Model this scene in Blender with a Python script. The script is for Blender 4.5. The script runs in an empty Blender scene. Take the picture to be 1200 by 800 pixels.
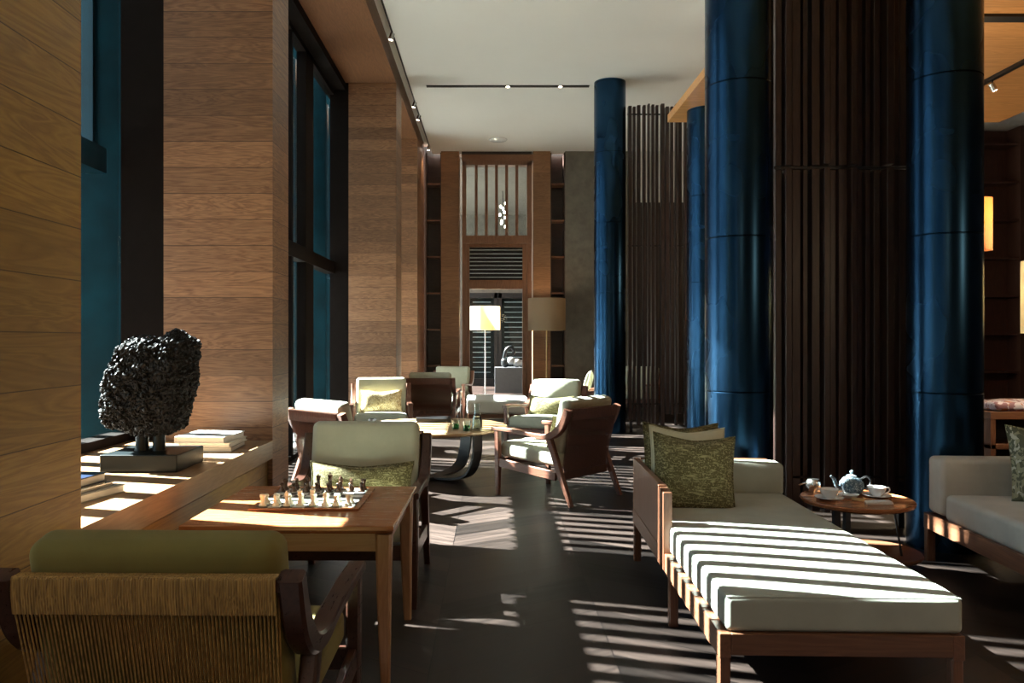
import bpy, bmesh, math, random
from mathutils import Vector, Matrix, noise
random.seed(7)
PI = math.pi
SC = bpy.context.scene
COL = SC.collection
F = 920.0
def W(px, py, z):
    Y = (1.3 - z) * F / (py - 398.0)
    return ((px - 577.0) / F * Y, Y)

# ------------------------------------------------------------------ materials
def _new(name):
    m = bpy.data.materials.new(name); m.use_nodes = True
    nt = m.node_tree; b = nt.nodes['Principled BSDF']
    return m, nt, b
def _n(nt, t, **kw):
    n = nt.nodes.new(t)
    for k, v in kw.items(): setattr(n, k, v)
    return n
def _math(nt, op, a, b=None, c=None):
    n = nt.nodes.new('ShaderNodeMath'); n.operation = op
    for i, v in enumerate((a, b, c)):
        if v is None: continue
        if hasattr(v, 'node'): nt.links.new(v, n.inputs[i])
        else: n.inputs[i].default_value = v
    return n.outputs[0]
def _mix(nt, fac, a, b, mode='MIX'):
    n = nt.nodes.new('ShaderNodeMix'); n.data_type = 'RGBA'; n.blend_type = mode
    for i, v in ((0, fac), (6, a), (7, b)):
        if hasattr(v, 'node'): nt.links.new(v, n.inputs[i])
        elif i == 0: n.inputs[0].default_value = v
        else: n.inputs[i].default_value = (*v, 1)
    return n.outputs[2]
def _coord(nt, scale=(1, 1, 1)):
    tc = nt.nodes.new('ShaderNodeTexCoord'); mp = nt.nodes.new('ShaderNodeMapping')
    nt.links.new(tc.outputs['Object'], mp.inputs[0]); mp.inputs['Scale'].default_value = scale
    return tc.outputs['Object'], mp.outputs[0]
def _noise(nt, vec, scale, detail=4, rough=.55, dist=0):
    n = nt.nodes.new('ShaderNodeTexNoise'); nt.links.new(vec, n.inputs['Vector'])
    n.inputs['Scale'].default_value = scale; n.inputs['Detail'].default_value = detail
    n.inputs['Roughness'].default_value = rough; n.inputs['Distortion'].default_value = dist
    return n.outputs['Fac']
def _ramp(nt, fac, p0, p1):
    r = nt.nodes.new('ShaderNodeMapRange'); nt.links.new(fac, r.inputs[0])
    r.inputs[1].default_value = p0; r.inputs[2].default_value = p1
    return r.outputs[0]
def _bump(nt, b, h, strength, dist=.005):
    n = nt.nodes.new('ShaderNodeBump'); nt.links.new(h, n.inputs['Height'])
    n.inputs['Strength'].default_value = strength; n.inputs['Distance'].default_value = dist
    nt.links.new(n.outputs[0], b.inputs['Normal'])

def plain(name, col, rough=.5, metal=0, spec=.5, var=.12, vs=14, bump=0):
    m, nt, b = _new(name)
    _, v = _coord(nt)
    f = _noise(nt, v, vs, 5)
    c = _mix(nt, _ramp(nt, f, .3, .7), [x * (1 - var) for x in col], [min(1, x * (1 + var)) for x in col])
    nt.links.new(c, b.inputs['Base Color'])
    b.inputs['Roughness'].default_value = rough; b.inputs['Metallic'].default_value = metal
    b.inputs['Specular IOR Level'].default_value = spec
    if bump: _bump(nt, b, _noise(nt, v, vs * 6, 3), bump, .003)
    return m

def wood(name, dark, light, grain='X', rough=.42, plank=0, plank_axis=2, scale=1.0, tint=.35, length=0):
    """streaky grain running along one axis; plank > 0 cuts horizontal boards of that height with thin seams"""
    m, nt, b = _new(name)
    s = {'X': (1.2, 14, 14), 'Y': (14, 1.2, 14), 'Z': (14, 14, 1.2), 'XY': (1.5, 1.5, 15)}[grain]
    raw, v = _coord(nt, s)
    add = nt.nodes.new('ShaderNodeVectorMath'); add.operation = 'ADD'; nt.links.new(v, add.inputs[0])
    bid = None
    if plank:
        sep = nt.nodes.new('ShaderNodeSeparateXYZ'); nt.links.new(raw, sep.inputs[0])
        q = _math(nt, 'DIVIDE', sep.outputs[plank_axis], plank)
        idx = _math(nt, 'FLOOR', q); fr = _math(nt, 'FRACT', q)
        along = _math(nt, 'ADD', sep.outputs[0], sep.outputs[1])
        if length:
            off = _math(nt, 'MULTIPLY', _math(nt, 'FRACT', _math(nt, 'MULTIPLY', idx, .618)), length)
            q2 = _math(nt, 'DIVIDE', _math(nt, 'ADD', along, off), length)
            idx2 = _math(nt, 'FLOOR', q2); fr2 = _math(nt, 'FRACT', q2)
        else:
            idx2 = _math(nt, 'MULTIPLY', idx, 0); fr2 = None
        wn = nt.nodes.new('ShaderNodeTexWhiteNoise'); wn.noise_dimensions = '2D'
        cb = nt.nodes.new('ShaderNodeCombineXYZ'); nt.links.new(idx, cb.inputs[0]); nt.links.new(idx2, cb.inputs[1])
        nt.links.new(cb.outputs[0], wn.inputs['Vector']); bid = wn.outputs['Value']
        sc = nt.nodes.new('ShaderNodeVectorMath'); sc.operation = 'SCALE'
        nt.links.new(wn.outputs['Color'], sc.inputs[0]); sc.inputs['Scale'].default_value = 30
        nt.links.new(sc.outputs[0], add.inputs[1])
    f1 = _noise(nt, add.outputs[0], .55 * scale, 3, .6, 1.6)
    f2 = _noise(nt, add.outputs[0], 6 * scale, 5, .7, .4)
    rings = _math(nt, 'FRACT', _math(nt, 'MULTIPLY', f1, 9))
    rings = _math(nt, 'ABSOLUTE', _math(nt, 'SUBTRACT', rings, .5))
    fac = _math(nt, 'ADD', _math(nt, 'MULTIPLY', rings, .8), _math(nt, 'MULTIPLY', f2, .75))
    fac = _ramp(nt, fac, .2, .95)
    c = _mix(nt, fac, dark, light)
    if plank:
        k = _math(nt, 'ADD', _math(nt, 'MULTIPLY', bid, tint), 1 - tint * .6)
        kc = nt.nodes.new('ShaderNodeCombineColor')
        for i in range(3): nt.links.new(k, kc.inputs[i])
        c = _mix(nt, 1.0, c, kc.outputs[0], 'MULTIPLY')
        e = .0035 / plank
        seam = _math(nt, 'LESS_THAN', fr, e)
        if fr2 is not None: seam = _math(nt, 'MAXIMUM', seam, _math(nt, 'LESS_THAN', fr2, .004 / length))
        c = _mix(nt, seam, c, [x * .45 for x in dark])
        _bump(nt, b, _math(nt, 'SUBTRACT', _math(nt, 'MULTIPLY', f2, .25), seam), .35, .002)
    nt.links.new(c, b.inputs['Base Color'])
    nt.links.new(_math(nt, 'ADD', _math(nt, 'MULTIPLY', f2, .2), rough - .1), b.inputs['Roughness'])
    return m

def fabric(name, col, var=.18, sheen=.25, weave=0, rough=.9, col2=None, vs=5):
    m, nt, b = _new(name)
    _, v = _coord(nt)
    f = _noise(nt, v, vs, 5, .6)
    c = _mix(nt, _ramp(nt, f, .3, .7), [x * (1 - var) for x in col], [x * (1 + var) for x in col])
    if weave:
        _, v1 = _coord(nt, (60 * weave, 9 * weave, 60 * weave)); _, v2 = _coord(nt, (9 * weave, 60 * weave, 60 * weave))
        w1 = _noise(nt, v1, 2, 2); w2 = _noise(nt, v2, 2, 2)
        wv = _math(nt, 'MAXIMUM', w1, w2)
        c = _mix(nt, _ramp(nt, wv, .52, .68), c, col2)
        _bump(nt, b, wv, .6, .004)
    else:
        _bump(nt, b, _noise(nt, v, 260, 2), .15, .001)
    nt.links.new(c, b.inputs['Base Color']); b.inputs['Roughness'].default_value = rough
    b.inputs['Sheen Weight'].default_value = sheen; b.inputs['Specular IOR Level'].default_value = .2
    return m

def emit(name, col, strength, base=(.8, .7, .55)):
    m, nt, b = _new(name)
    _, v = _coord(nt)
    f = _noise(nt, v, 40, 3)
    c = _mix(nt, f, [x * .9 for x in col], col)
    nt.links.new(c, b.inputs['Emission Color']); b.inputs['Emission Strength'].default_value = strength
    b.inputs['Base Color'].default_value = (*base, 1); b.inputs['Roughness'].default_value = .8
    return m

def clear_glass(name, tint=(.85, .95, .95), refl=.1, rough=.0):
    m = bpy.data.materials.new(name); m.use_nodes = True; nt = m.node_tree
    nt.nodes.remove(nt.nodes['Principled BSDF']); out = nt.nodes['Material Output']
    t = nt.nodes.new('ShaderNodeBsdfTransparent'); t.inputs[0].default_value = (*tint, 1)
    g = nt.nodes.new('ShaderNodeBsdfGlossy'); g.inputs['Roughness'].default_value = rough
    lw = nt.nodes.new('ShaderNodeLayerWeight'); lw.inputs[0].default_value = .25
    fac = _math(nt, 'MULTIPLY', lw.outputs['Fresnel'], refl * 4)
    fac = _math(nt, 'MINIMUM', fac, .7)
    mx = nt.nodes.new('ShaderNodeMixShader'); nt.links.new(fac, mx.inputs[0])
    nt.links.new(t.outputs[0], mx.inputs[1]); nt.links.new(g.outputs[0], mx.inputs[2]); nt.links.new(mx.outputs[0], out.inputs[0])
    return m

def shade_mat(name, col, trans):
    m, nt, b = _new(name)
    _, v = _coord(nt, (40, 40, 120)); f = _noise(nt, v, 3, 3)
    c = _mix(nt, f, [x * .85 for x in col], col)
    nt.links.new(c, b.inputs['Base Color']); b.inputs['Roughness'].default_value = .9
    t = nt.nodes.new('ShaderNodeBsdfTranslucent'); nt.links.new(c, t.inputs[0])
    mx = nt.nodes.new('ShaderNodeMixShader'); mx.inputs[0].default_value = trans
    nt.links.new(b.outputs[0], mx.inputs[1]); nt.links.new(t.outputs[0], mx.inputs[2])
    nt.links.new(mx.outputs[0], nt.nodes['Material Output'].inputs[0])
    return m

def floor_mat():
    m, nt, b = _new('dark_chevron_oak')
    tc = nt.nodes.new('ShaderNodeTexCoord'); sep = nt.nodes.new('ShaderNodeSeparateXYZ')
    nt.links.new(tc.outputs['Object'], sep.inputs[0])
    x = sep.outputs[0]; y = sep.outputs[1]
    Wd, p = 1.5, .27
    q = _math(nt, 'DIVIDE', _math(nt, 'ADD', x, .25), Wd)
    col = _math(nt, 'FLOOR', q); fr = _math(nt, 'FRACT', q)
    tri = _math(nt, 'ABSOLUTE', _math(nt, 'SUBTRACT', fr, .5))
    half = _math(nt, 'GREATER_THAN', fr, .5)
    yy = _math(nt, 'ADD', y, _math(nt, 'MULTIPLY', tri, Wd * .62))
    q2 = _math(nt, 'DIVIDE', yy, p); row = _math(nt, 'FLOOR', q2); fy = _math(nt, 'FRACT', q2)
    wn = nt.nodes.new('ShaderNodeTexWhiteNoise'); cb = nt.nodes.new('ShaderNodeCombineXYZ')
    nt.links.new(row, cb.inputs[0]); nt.links.new(_math(nt, 'ADD', _math(nt, 'MULTIPLY', col, 2), half), cb.inputs[1])
    nt.links.new(cb.outputs[0], wn.inputs['Vector'])
    cv = nt.nodes.new('ShaderNodeCombineXYZ')
    nt.links.new(_math(nt, 'MULTIPLY', x, 1.5), cv.inputs[0]); nt.links.new(_math(nt, 'MULTIPLY', yy, 16), cv.inputs[1])
    nt.links.new(_math(nt, 'MULTIPLY', wn.outputs['Value'], 40), cv.inputs[2])
    g = _noise(nt, cv.outputs[0], 1.3, 5, .65, .6)
    c = _mix(nt, _ramp(nt, g, .25, .75), (.004, .003, .0029), (.036, .025, .021))
    k = _math(nt, 'ADD', _math(nt, 'MULTIPLY', _math(nt, 'POWER', wn.outputs['Value'], 1.6), 2.2), .25)
    kc = nt.nodes.new('ShaderNodeCombineColor')
    for i in range(3): nt.links.new(k, kc.inputs[i])
    c = _mix(nt, 1.0, c, kc.outputs[0], 'MULTIPLY')
    seam = _math(nt, 'MAXIMUM', _math(nt, 'LESS_THAN', fy, .018),
                 _math(nt, 'MAXIMUM', _math(nt, 'LESS_THAN', fr, .003), _math(nt, 'LESS_THAN', _math(nt, 'ABSOLUTE', _math(nt, 'SUBTRACT', fr, .5)), .0016)))
    c = _mix(nt, seam, c, (.002, .0015, .0015))
    nt.links.new(c, b.inputs['Base Color'])
    nt.links.new(_math(nt, 'ADD', _math(nt, 'MULTIPLY', g, .22), .3), b.inputs['Roughness'])
    b.inputs['Specular IOR Level'].default_value = .22
    _bump(nt, b, _math(nt, 'SUBTRACT', _math(nt, 'MULTIPLY', g, .3), seam), .3, .002)
    return m

def floral(name, base, a, c2, scale=16):
    m, nt, b = _new(name)
    _, v = _coord(nt)
    f = _noise(nt, v, scale, 3, .5, 2.2); g = _noise(nt, v, scale * 1.7, 2, .5, 1)
    c = _mix(nt, _math(nt, 'GREATER_THAN', f, .53), base, a)
    c = _mix(nt, _math(nt, 'GREATER_THAN', g, .6), c, c2)
    nt.links.new(c, b.inputs['Base Color']); b.inputs['Roughness'].default_value = .8
    return m

def steel_column_mat():
    m, nt, b = _new('blackened_blue_steel')
    raw, v = _coord(nt, (1, 1, .6))
    f = _noise(nt, v, 2.5, 2, .5)
    c = _mix(nt, _ramp(nt, f, .2, .8), (.012, .036, .075), (.02, .06, .12))
    sep = nt.nodes.new('ShaderNodeSeparateXYZ'); nt.links.new(raw, sep.inputs[0])
    fr = _math(nt, 'FRACT', _math(nt, 'DIVIDE', _math(nt, 'ADD', sep.outputs[2], .01), .98))
    seam = _math(nt, 'LESS_THAN', fr, .006)
    c = _mix(nt, seam, c, (.003, .004, .006))
    nt.links.new(c, b.inputs['Base Color']); b.inputs['Metallic'].default_value = 1.0
    nt.links.new(_math(nt, 'ADD', _math(nt, 'MULTIPLY', f, .06), .24), b.inputs['Roughness'])
    return m

M = {}
M['wall_oak'] = wood('smoked_oak_cladding', (.12, .052, .027), (.37, .192, .10), 'XY', .45, .155, 2, 1.3, .55, 0)
M['gold_oak'] = wood('golden_oak_cladding', (.2, .102, .025), (.38, .225, .06), 'XY', .45, .165, 2, .8, .35, 0)
M['soffit_wood'] = wood('reddish_oak_soffit', (.14, .058, .027), (.25, .115, .056), 'Y', .4)
M['island_wood'] = wood('honey_oak_ceiling_panel', (.5, .22, .07), (.72, .38, .15), 'X', .35, .62, 1, .7, .15)
M['pilaster'] = wood('brown_oak_pilaster', (.15, .07, .03), (.27, .13, .06), 'XY', .5, .45, 2, .8, .3)
M['light_wood'] = wood('light_oak_round_top', (.3, .17, .08), (.5, .32, .17), 'X', .3)
M['sill'] = wood('oak_window_bench', (.2, .11, .055), (.36, .22, .12), 'Y', .35)
M['walnut'] = wood('walnut_furniture', (.11, .042, .022), (.21, .09, .048), 'Y', .38)
M['walnutx'] = wood('walnut_furniture_cross', (.10, .04, .021), (.19, .085, .045), 'X', .38)
M['walnutz'] = wood('walnut_furniture_upright', (.11, .042, .022), (.21, .09, .048), 'Z', .38)
M['table_top'] = wood('polished_reddish_table_top', (.26, .085, .03), (.42, .17, .07), 'X', .25)
M['table_leg'] = wood('pale_brown_table_leg', (.24, .12, .055), (.34, .19, .1), 'Z', .38)
M['table_apron'] = wood('pale_brown_table_apron', (.24, .12, .055), (.34, .19, .1), 'X', .38)
M['chair_dark'] = wood('dark_walnut_chair_frame', (.035, .014, .010), (.07, .028, .018), 'Y', .3)
M['chair_red'] = wood('reddish_walnut_chair_frame', (.10, .038, .024), (.19, .08, .05), 'Y', .35)
M['cord'] = wood('natural_paper_cord', (.13, .065, .018), (.6, .36, .11), 'Z', .6, scale=2.5)
M['cord_red'] = wood('brown_paper_cord', (.07, .028, .016), (.17, .07, .038), 'Z', .55, scale=2.5)
M['suede'] = fabric('sage_suede', (.42, .425, .33), .12, .2)
M['suede_olive'] = fabric('olive_suede', (.2, .16, .045), .12, .1)
M['suede_bed'] = fabric('greenish_grey_daybed_suede', (.38, .40, .345), .1, .15)
M['suede_sofa'] = fabric('warm_grey_sofa_suede', (.56, .54, .49), .12, .2)
M['pillow_olive'] = fabric('olive_chenille_pillow', (.09, .076, .03), .2, .1, 1.0, col2=(.32, .285, .15))
M['pillow_cream'] = fabric('cream_pillow_cloth', (.6, .58, .42), .08, .3)
M['floral_tan'] = floral('tan_leaf_print', (.48, .36, .18), (.66, .56, .36), (.22, .15, .07), 30)
M['leaf_print'] = floral('grey_green_leaf_print', (.1, .11, .07), (.3, .3, .2), (.5, .5, .42), 14)
M['textile'] = floral('purple_red_blossom_textile', (.45, .4, .45), (.2, .1, .12), (.3, .12, .06), 9)
M['steel'] = steel_column_mat()
M['floor'] = floor_mat()
M['ceiling'] = plain('warm_white_plaster', (.85, .825, .79), .9, var=.01, vs=2)
M['white_wall'] = plain('white_plaster_wall', (.6, .58, .55), .9, var=.03)
M['concrete'] = plain('grey_brown_plaster_panel', (.13, .115, .095), .8, var=.2, vs=7, bump=.2)
M['dark'] = plain('dark_brown_panel', (.022, .016, .013), .5, var=.2)
M['jamb'] = plain('bronze_window_jamb', (.007, .004, .003), .7, spec=.08, var=.15)
M['black'] = plain('matt_black_metal', (.01, .01, .011), .4, var=.2)
M['black_stone'] = plain('black_stone_plinth', (.004, .008, .010), .35, var=.3, spec=.35)
M['char'] = plain('charred_bark', (.010, .0105, .012), .5, var=.6, vs=40, bump=.4, spec=.15)
M['slat'] = wood('dark_walnut_slats', (.018, .009, .0075), (.055, .03, .024), 'Z', .4)
M['shelf_dark'] = wood('dark_shelf_wood', (.03, .014, .01), (.06, .03, .02), 'X', .5)
M['shelf_red'] = wood('dark_mahogany_bookcase', (.05, .018, .012), (.09, .035, .022), 'Z', .5)
M['frame_wood'] = wood('brown_door_frame', (.12, .05, .025), (.22, .1, .05), 'Z', .4)
M['fin'] = plain('teal_sunshade_fin', (.002, .028, .042), .35, metal=.3, var=.3, vs=5)
M['glass_fin'] = plain('deep_teal_glass_panel', (.001, .019, .027), .6, spec=.08, var=.4, vs=3)
M['window_glass'] = clear_glass('window_glass', (.9, .97, .98), .08)
M['drink_glass'] = clear_glass('drinking_glass', (.88, .93, .92), .2)
M['green_glass'] = clear_glass('green_tinted_liquid', (.25, .6, .35), .1)
M['white'] = plain('white_porcelain', (.82, .83, .84), .15, var=.02)
M['paper'] = plain('white_paper', (.75, .75, .74), .7, var=.05)
M['silver'] = plain('brushed_silver', (.7, .7, .68), .25, metal=1, var=.08)
M['brass'] = plain('aged_brass', (.5, .34, .15), .35, metal=.9)
M['ivory'] = plain('ivory_chess_piece', (.85, .83, .68), .3, var=.1, vs=60)
M['ebony'] = plain('dark_brown_chess_piece', (.07, .035, .02), .28, var=.3, vs=60)
M['sq_white'] = plain('white_board_square', (.8, .8, .76), .35, var=.05)
M['sq_black'] = plain('black_board_square', (.02, .022, .018), .35, var=.2)
M['navy'] = plain('navy_book_cover', (.01, .02, .05), .3, var=.3)
M['grey_book'] = plain('grey_book_cover', (.25, .27, .28), .4, var=.2)
M['teapot'] = floral('blue_floral_porcelain', (.10, .15, .18), (.02, .05, .09), (.45, .52, .56), 60)
M['white_leather'] = fabric('white_ottoman_leather', (.6, .6, .56), .05, .1, rough=.6)
M['plinth_grey'] = plain('blue_grey_plinth', (.05, .06, .068), .5, var=.08)
M['ground'] = plain('pale_terrace_stone', (.24, .235, .22), .8, var=.2, vs=2)
M['facade'] = plain('dark_teal_facade', (.01, .05, .065), .4, var=.3, vs=1)
M['napkin'] = plain('folded_white_napkin', (.8, .8, .8), .9, var=.03)
M['biscuit'] = plain('golden_biscuit', (.6, .42, .2), .8, var=.2, vs=50)
M['blind_slat'] = plain('pale_metal_blind', (.45, .5, .55), .35, metal=.5, var=.1)
M['bulb_warm'] = emit('warm_lamp_bulb', (1, .62, .25), 40)
M['spot_glow'] = emit('warm_spot_lens', (1, .8, .6), 18)
M['shade_cream'] = shade_mat('cream_lamp_shade', (.88, .8, .6), .5)
M['shade_taupe'] = shade_mat('taupe_lamp_shade', (.32, .24, .16), .35)
M['shade_orange'] = shade_mat('orange_lamp_shade', (.75, .42, .18), .5)

# ------------------------------------------------------------------ mesh builder
class MB:
    def __init__(s): s.v = []; s.f = []; s.mi = []; s.cur = 0
    def add(s, vs, fs):
        o = len(s.v); s.v += [tuple(p) for p in vs]
        for f in fs: s.f.append(tuple(i + o for i in f)); s.mi.append(s.cur)
        return s
    def box(s, x0, y0, z0, x1, y1, z1, bev=0):
        if bev:
            c = ((x0 + x1) / 2, (y0 + y1) / 2, (z0 + z1) / 2)
            return s.rbox(c, (abs(x1 - x0), abs(y1 - y0), abs(z1 - z0)), bev, 2)
        vs = [(x, y, z) for z in (z0, z1) for y in (y0, y1) for x in (x0, x1)]
        return s.add(vs, [(0, 2, 3, 1), (4, 5, 7, 6), (0, 1, 5, 4), (2, 6, 7, 3), (0, 4, 6, 2), (1, 3, 7, 5)])
    def rbox(s, c, size, r, n=3, puff=0, rot=None, puffxy=0, wob=0):
        """rounded box from a subdivided cube; puff swells the top/bottom"""
        r = min(r, min(size) / 2 * .999); ms = 6 if not puff else 12
        def axis(L):
            h = L / 2; pts = []
            for k in range(n + 1): pts.append((-(h - r), -math.cos(k / n * PI / 4) / math.cos(PI/4*0) if False else -math.tan((1 - k / n) * PI / 4)))
            for k in range(1, ms): pts.append((-(h - r) + 2 * (h - r) * k / ms, 0))
            for k in range(n + 1): pts.append((h - r, math.tan(k / n * PI / 4)))
            return pts
        ax = [axis(L) for L in size]
        cache = {}; vs = []; fs = []
        def vert(q):
            if q in cache: return cache[q]
            p = Vector([ax[i][q[i]][0] for i in range(3)]); d = Vector([ax[i][q[i]][1] for i in range(3)])
            face = [0, 0, 0]
            for i in range(3):
                if q[i] == 0: d[i] = -1
                if q[i] == len(ax[i]) - 1: d[i] = 1
            if d.length > 0: d.normalize()
            p = p + d * r
            if puff:
                u = 2 * p[0] / size[0]; w = 2 * p[1] / size[1]
                p[2] += puff * (1 - min(1, abs(u)) ** 3) * (1 - min(1, abs(w)) ** 3) * (1 if p[2] > 0 else -.3)
            if puffxy:
                w = 2 * p[2] / size[2]; p[1] += puffxy * (1 - w * w) * (1 - (2 * p[0] / size[0]) ** 2) * (1 if p[1] > 0 else -1)
            if wob: p += d * wob * noise.noise(p * 7)
            if rot is not None: p = rot @ p
            vs.append(p + Vector(c)); cache[q] = len(vs) - 1
            return cache[q]
        for a in range(3):
            b_, c_ = (a + 1) % 3, (a + 2) % 3
            for side in (0, len(ax[a]) - 1):
                for i in range(len(ax[b_]) - 1):
                    for j in range(len(ax[c_]) - 1):
                        q = []
                        for (ii, jj) in ((i, j), (i + 1, j), (i + 1, j + 1), (i, j + 1)):
                            t = [0, 0, 0]; t[a] = side; t[b_] = ii; t[c_] = jj; q.append(vert(tuple(t)))
                        if len(set(q)) < 3: continue
                        if side == 0: q.reverse()
                        fs.append(tuple(q))
        return s.add(vs, fs)
    def tube(s, pts, r, n=8, cap=True):
        pts = [Vector(p) for p in pts]; rs = r if isinstance(r, (list, tuple)) else [r] * len(pts)
        vs = []; fs = []; up = Vector((0, 0, 1)); prev = None
        for i, p in enumerate(pts):
            t = (pts[min(i + 1, len(pts) - 1)] - pts[max(i - 1, 0)]).normalized()
            if prev is None:
                a = t.cross(up if abs(t.z) < .95 else Vector((1, 0, 0))).normalized()
            else: a = (prev - t * prev.dot(t)).normalized()
            prev = a; b = t.cross(a)
            for k in range(n):
                an = 2 * PI * k / n; vs.append(p + (a * math.cos(an) + b * math.sin(an)) * rs[i])
        for i in range(len(pts) - 1):
            for k in range(n):
                k2 = (k + 1) % n; fs.append((i * n + k, i * n + k2, (i + 1) * n + k2, (i + 1) * n + k))
        if cap:
            fs.append(tuple(range(n - 1, -1, -1))); fs.append(tuple((len(pts) - 1) * n + k for k in range(n)))
        return s.add(vs, fs)
    def band(s, pts, widths, thick, side=Vector((1, 0, 0))):
        """rectangular bar swept along pts: width measured along `side`, thickness across"""
        pts = [Vector(p) for p in pts]; n = len(pts)
        ws = widths if isinstance(widths, (list, tuple)) else [widths] * n
        ts = thick if isinstance(thick, (list, tuple)) else [thick] * n
        vs = []; fs = []; side = Vector(side).normalized()
        for i, p in enumerate(pts):
            t = (pts[min(i + 1, n - 1)] - pts[max(i - 1, 0)]).normalized(); nn = side.cross(t).normalized()
            hw, ht = ws[i] / 2, ts[i] / 2; b = min(hw, ht) * .3
            for (u, v) in ((-hw + b, -ht), (hw - b, -ht), (hw, -ht + b), (hw, ht - b), (hw - b, ht), (-hw + b, ht), (-hw, ht - b), (-hw, -ht + b)):
                vs.append(p + side * u + nn * v)
        for i in range(n - 1):
            for k in range(8):
                k2 = (k + 1) % 8; fs.append((i * 8 + k, i * 8 + k2, (i + 1) * 8 + k2, (i + 1) * 8 + k))
        fs.append(tuple(range(7, -1, -1))); fs.append(tuple((n - 1) * 8 + k for k in range(8)))
        return s.add(vs, fs)
    def lathe(s, prof, n=32, c=(0, 0, 0), cap=True):
        vs = []; fs = []
        for (r, z) in prof:
            for k in range(n):
                a = 2 * PI * k / n; vs.append((c[0] + r * math.cos(a), c[1] + r * math.sin(a), c[2] + z))
        for i in range(len(prof) - 1):
            for k in range(n):
                k2 = (k + 1) % n; fs.append((i * n + k, i * n + k2, (i + 1) * n + k2, (i + 1) * n + k))
        if cap:
            if prof[0][0] > 1e-5: fs.append(tuple(range(n - 1, -1, -1)))
            if prof[-1][0] > 1e-5: fs.append(tuple((len(prof) - 1) * n + k for k in range(n)))
        return s.add(vs, fs)
    def build(s, name, mat, parent=None, smooth=False):
        me = bpy.data.meshes.new(name); me.from_pydata(s.v, [], s.f)
        mats = mat if isinstance(mat, (list, tuple)) else [mat]
        for m in mats: me.materials.append(m)
        if len(mats) > 1: me.polygons.foreach_set('material_index', s.mi)
        bm = bmesh.new(); bm.from_mesh(me); bmesh.ops.remove_doubles(bm, verts=bm.verts, dist=1e-6)
        bmesh.ops.recalc_face_normals(bm, faces=bm.faces); bm.to_mesh(me); bm.free()
        if smooth:
            me.polygons.foreach_set('use_smooth', [True] * len(me.polygons))
            try: me.set_sharp_from_angle(angle=math.radians(42))
            except Exception: pass
        o = bpy.data.objects.new(name, me); COL.objects.link(o)
        if parent is not None: o.parent = parent
        return o

def bez(P, n=8):
    """Catmull-Rom through P"""
    P = [Vector(p) for p in P]; Q = [P[0] * 2 - P[1]] + P + [P[-1] * 2 - P[-2]]; out = []
    for i in range(1, len(Q) - 2):
        a, b, c, d = Q[i - 1], Q[i], Q[i + 1], Q[i + 2]
        for k in range(n):
            t = k / n
            out.append(.5 * ((2 * b) + (c - a) * t + (2 * a - 5 * b + 4 * c - d) * t * t + (3 * b - a - 3 * c + d) * t ** 3))
    out.append(P[-1]); return out

def tag(o, label=None, cat=None, group=None, kind=None):
    if label: o['label'] = label
    if cat: o['category'] = cat
    if group: o['group'] = group
    if kind: o['kind'] = kind
    return o
def empty(name, loc=(0, 0, 0), rz=0, label=None, cat=None, group=None, kind=None):
    o = bpy.data.objects.new(name, None); COL.objects.link(o); o.location = loc
    o.rotation_euler = (0, 0, rz); o.empty_display_size = .1
    return tag(o, label, cat, group, kind)
def children(o): return [c for c in bpy.data.objects if c.parent == o]
def copy_tree(o, parent=None):
    c = o.copy(); COL.objects.link(c); c.parent = parent
    for ch in children(o): copy_tree(ch, c)
    return c
def struct(mb, name, mat, parent=None, smooth=False):
    o = mb.build(name, mat, parent, smooth)
    if parent is None: o['kind'] = 'structure'
    return o

# ------------------------------------------------------------------ room shell
ZC, XW, XG, YF = 4.92, -1.31, -2.22, 15.1
XR, YB = 10.0, -4.5
struct(MB().box(-2.4, YB, -.12, XR + .1, 23, 0), 'floor', M['floor'])
c = MB(); c.box(-1.17, YB, ZC, XR, YF + .2, ZC + .2)
c.box(-1.35, YB, 5.06, -1.17, YF + .2, 5.2)
struct(c, 'ceiling', M['ceiling'])
# wooden beam soffit above the window bays
struct(MB().box(XG - .1, YB, 4.80, XW, YF, 5.06), 'trim_1', M['soffit_wood'])
# left wall pieces: four clad pillars with bronze jambs toward the glass
def pillar(name, y0, y1, mat, jy=None):
    struct(MB().box(-1.96, y0, 0, XW, y1, 4.80), name, mat)
    return struct(MB().box(XG + .005, y0, 0, -1.96, y1 if jy is None else jy, 4.80), 'trim_2', M['jamb'])
pillar('wall_left', 1.95, 2.5, M['gold_oak'])
pillar('wall_left', 4.68, 5.04, M['wall_oak'], 5.04)
pillar('wall_left', 10.7, 11.3, M['wall_oak'])
pillar('wall_left', 13.7, YF, M['wall_oak'])
struct(MB().box(-2.35, YB, 0, XW, -3.6, 4.80), 'wall_left', M['wall_oak'])
# window head
struct(MB().box(XG - .08, -3.6, 4.70, -2.0, 13.7, 4.80), 'trim_3', M['jamb'])
# right and back walls
struct(MB().box(XR, YB, 0, XR + .15, YF + .2, 5.2), 'wall_right', M['dark'])
wb = MB(); wb.box(-2.4, YB - .15, 0, XR, YB, 5.2)
struct(wb, 'wall_back', M['pilaster'])
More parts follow.
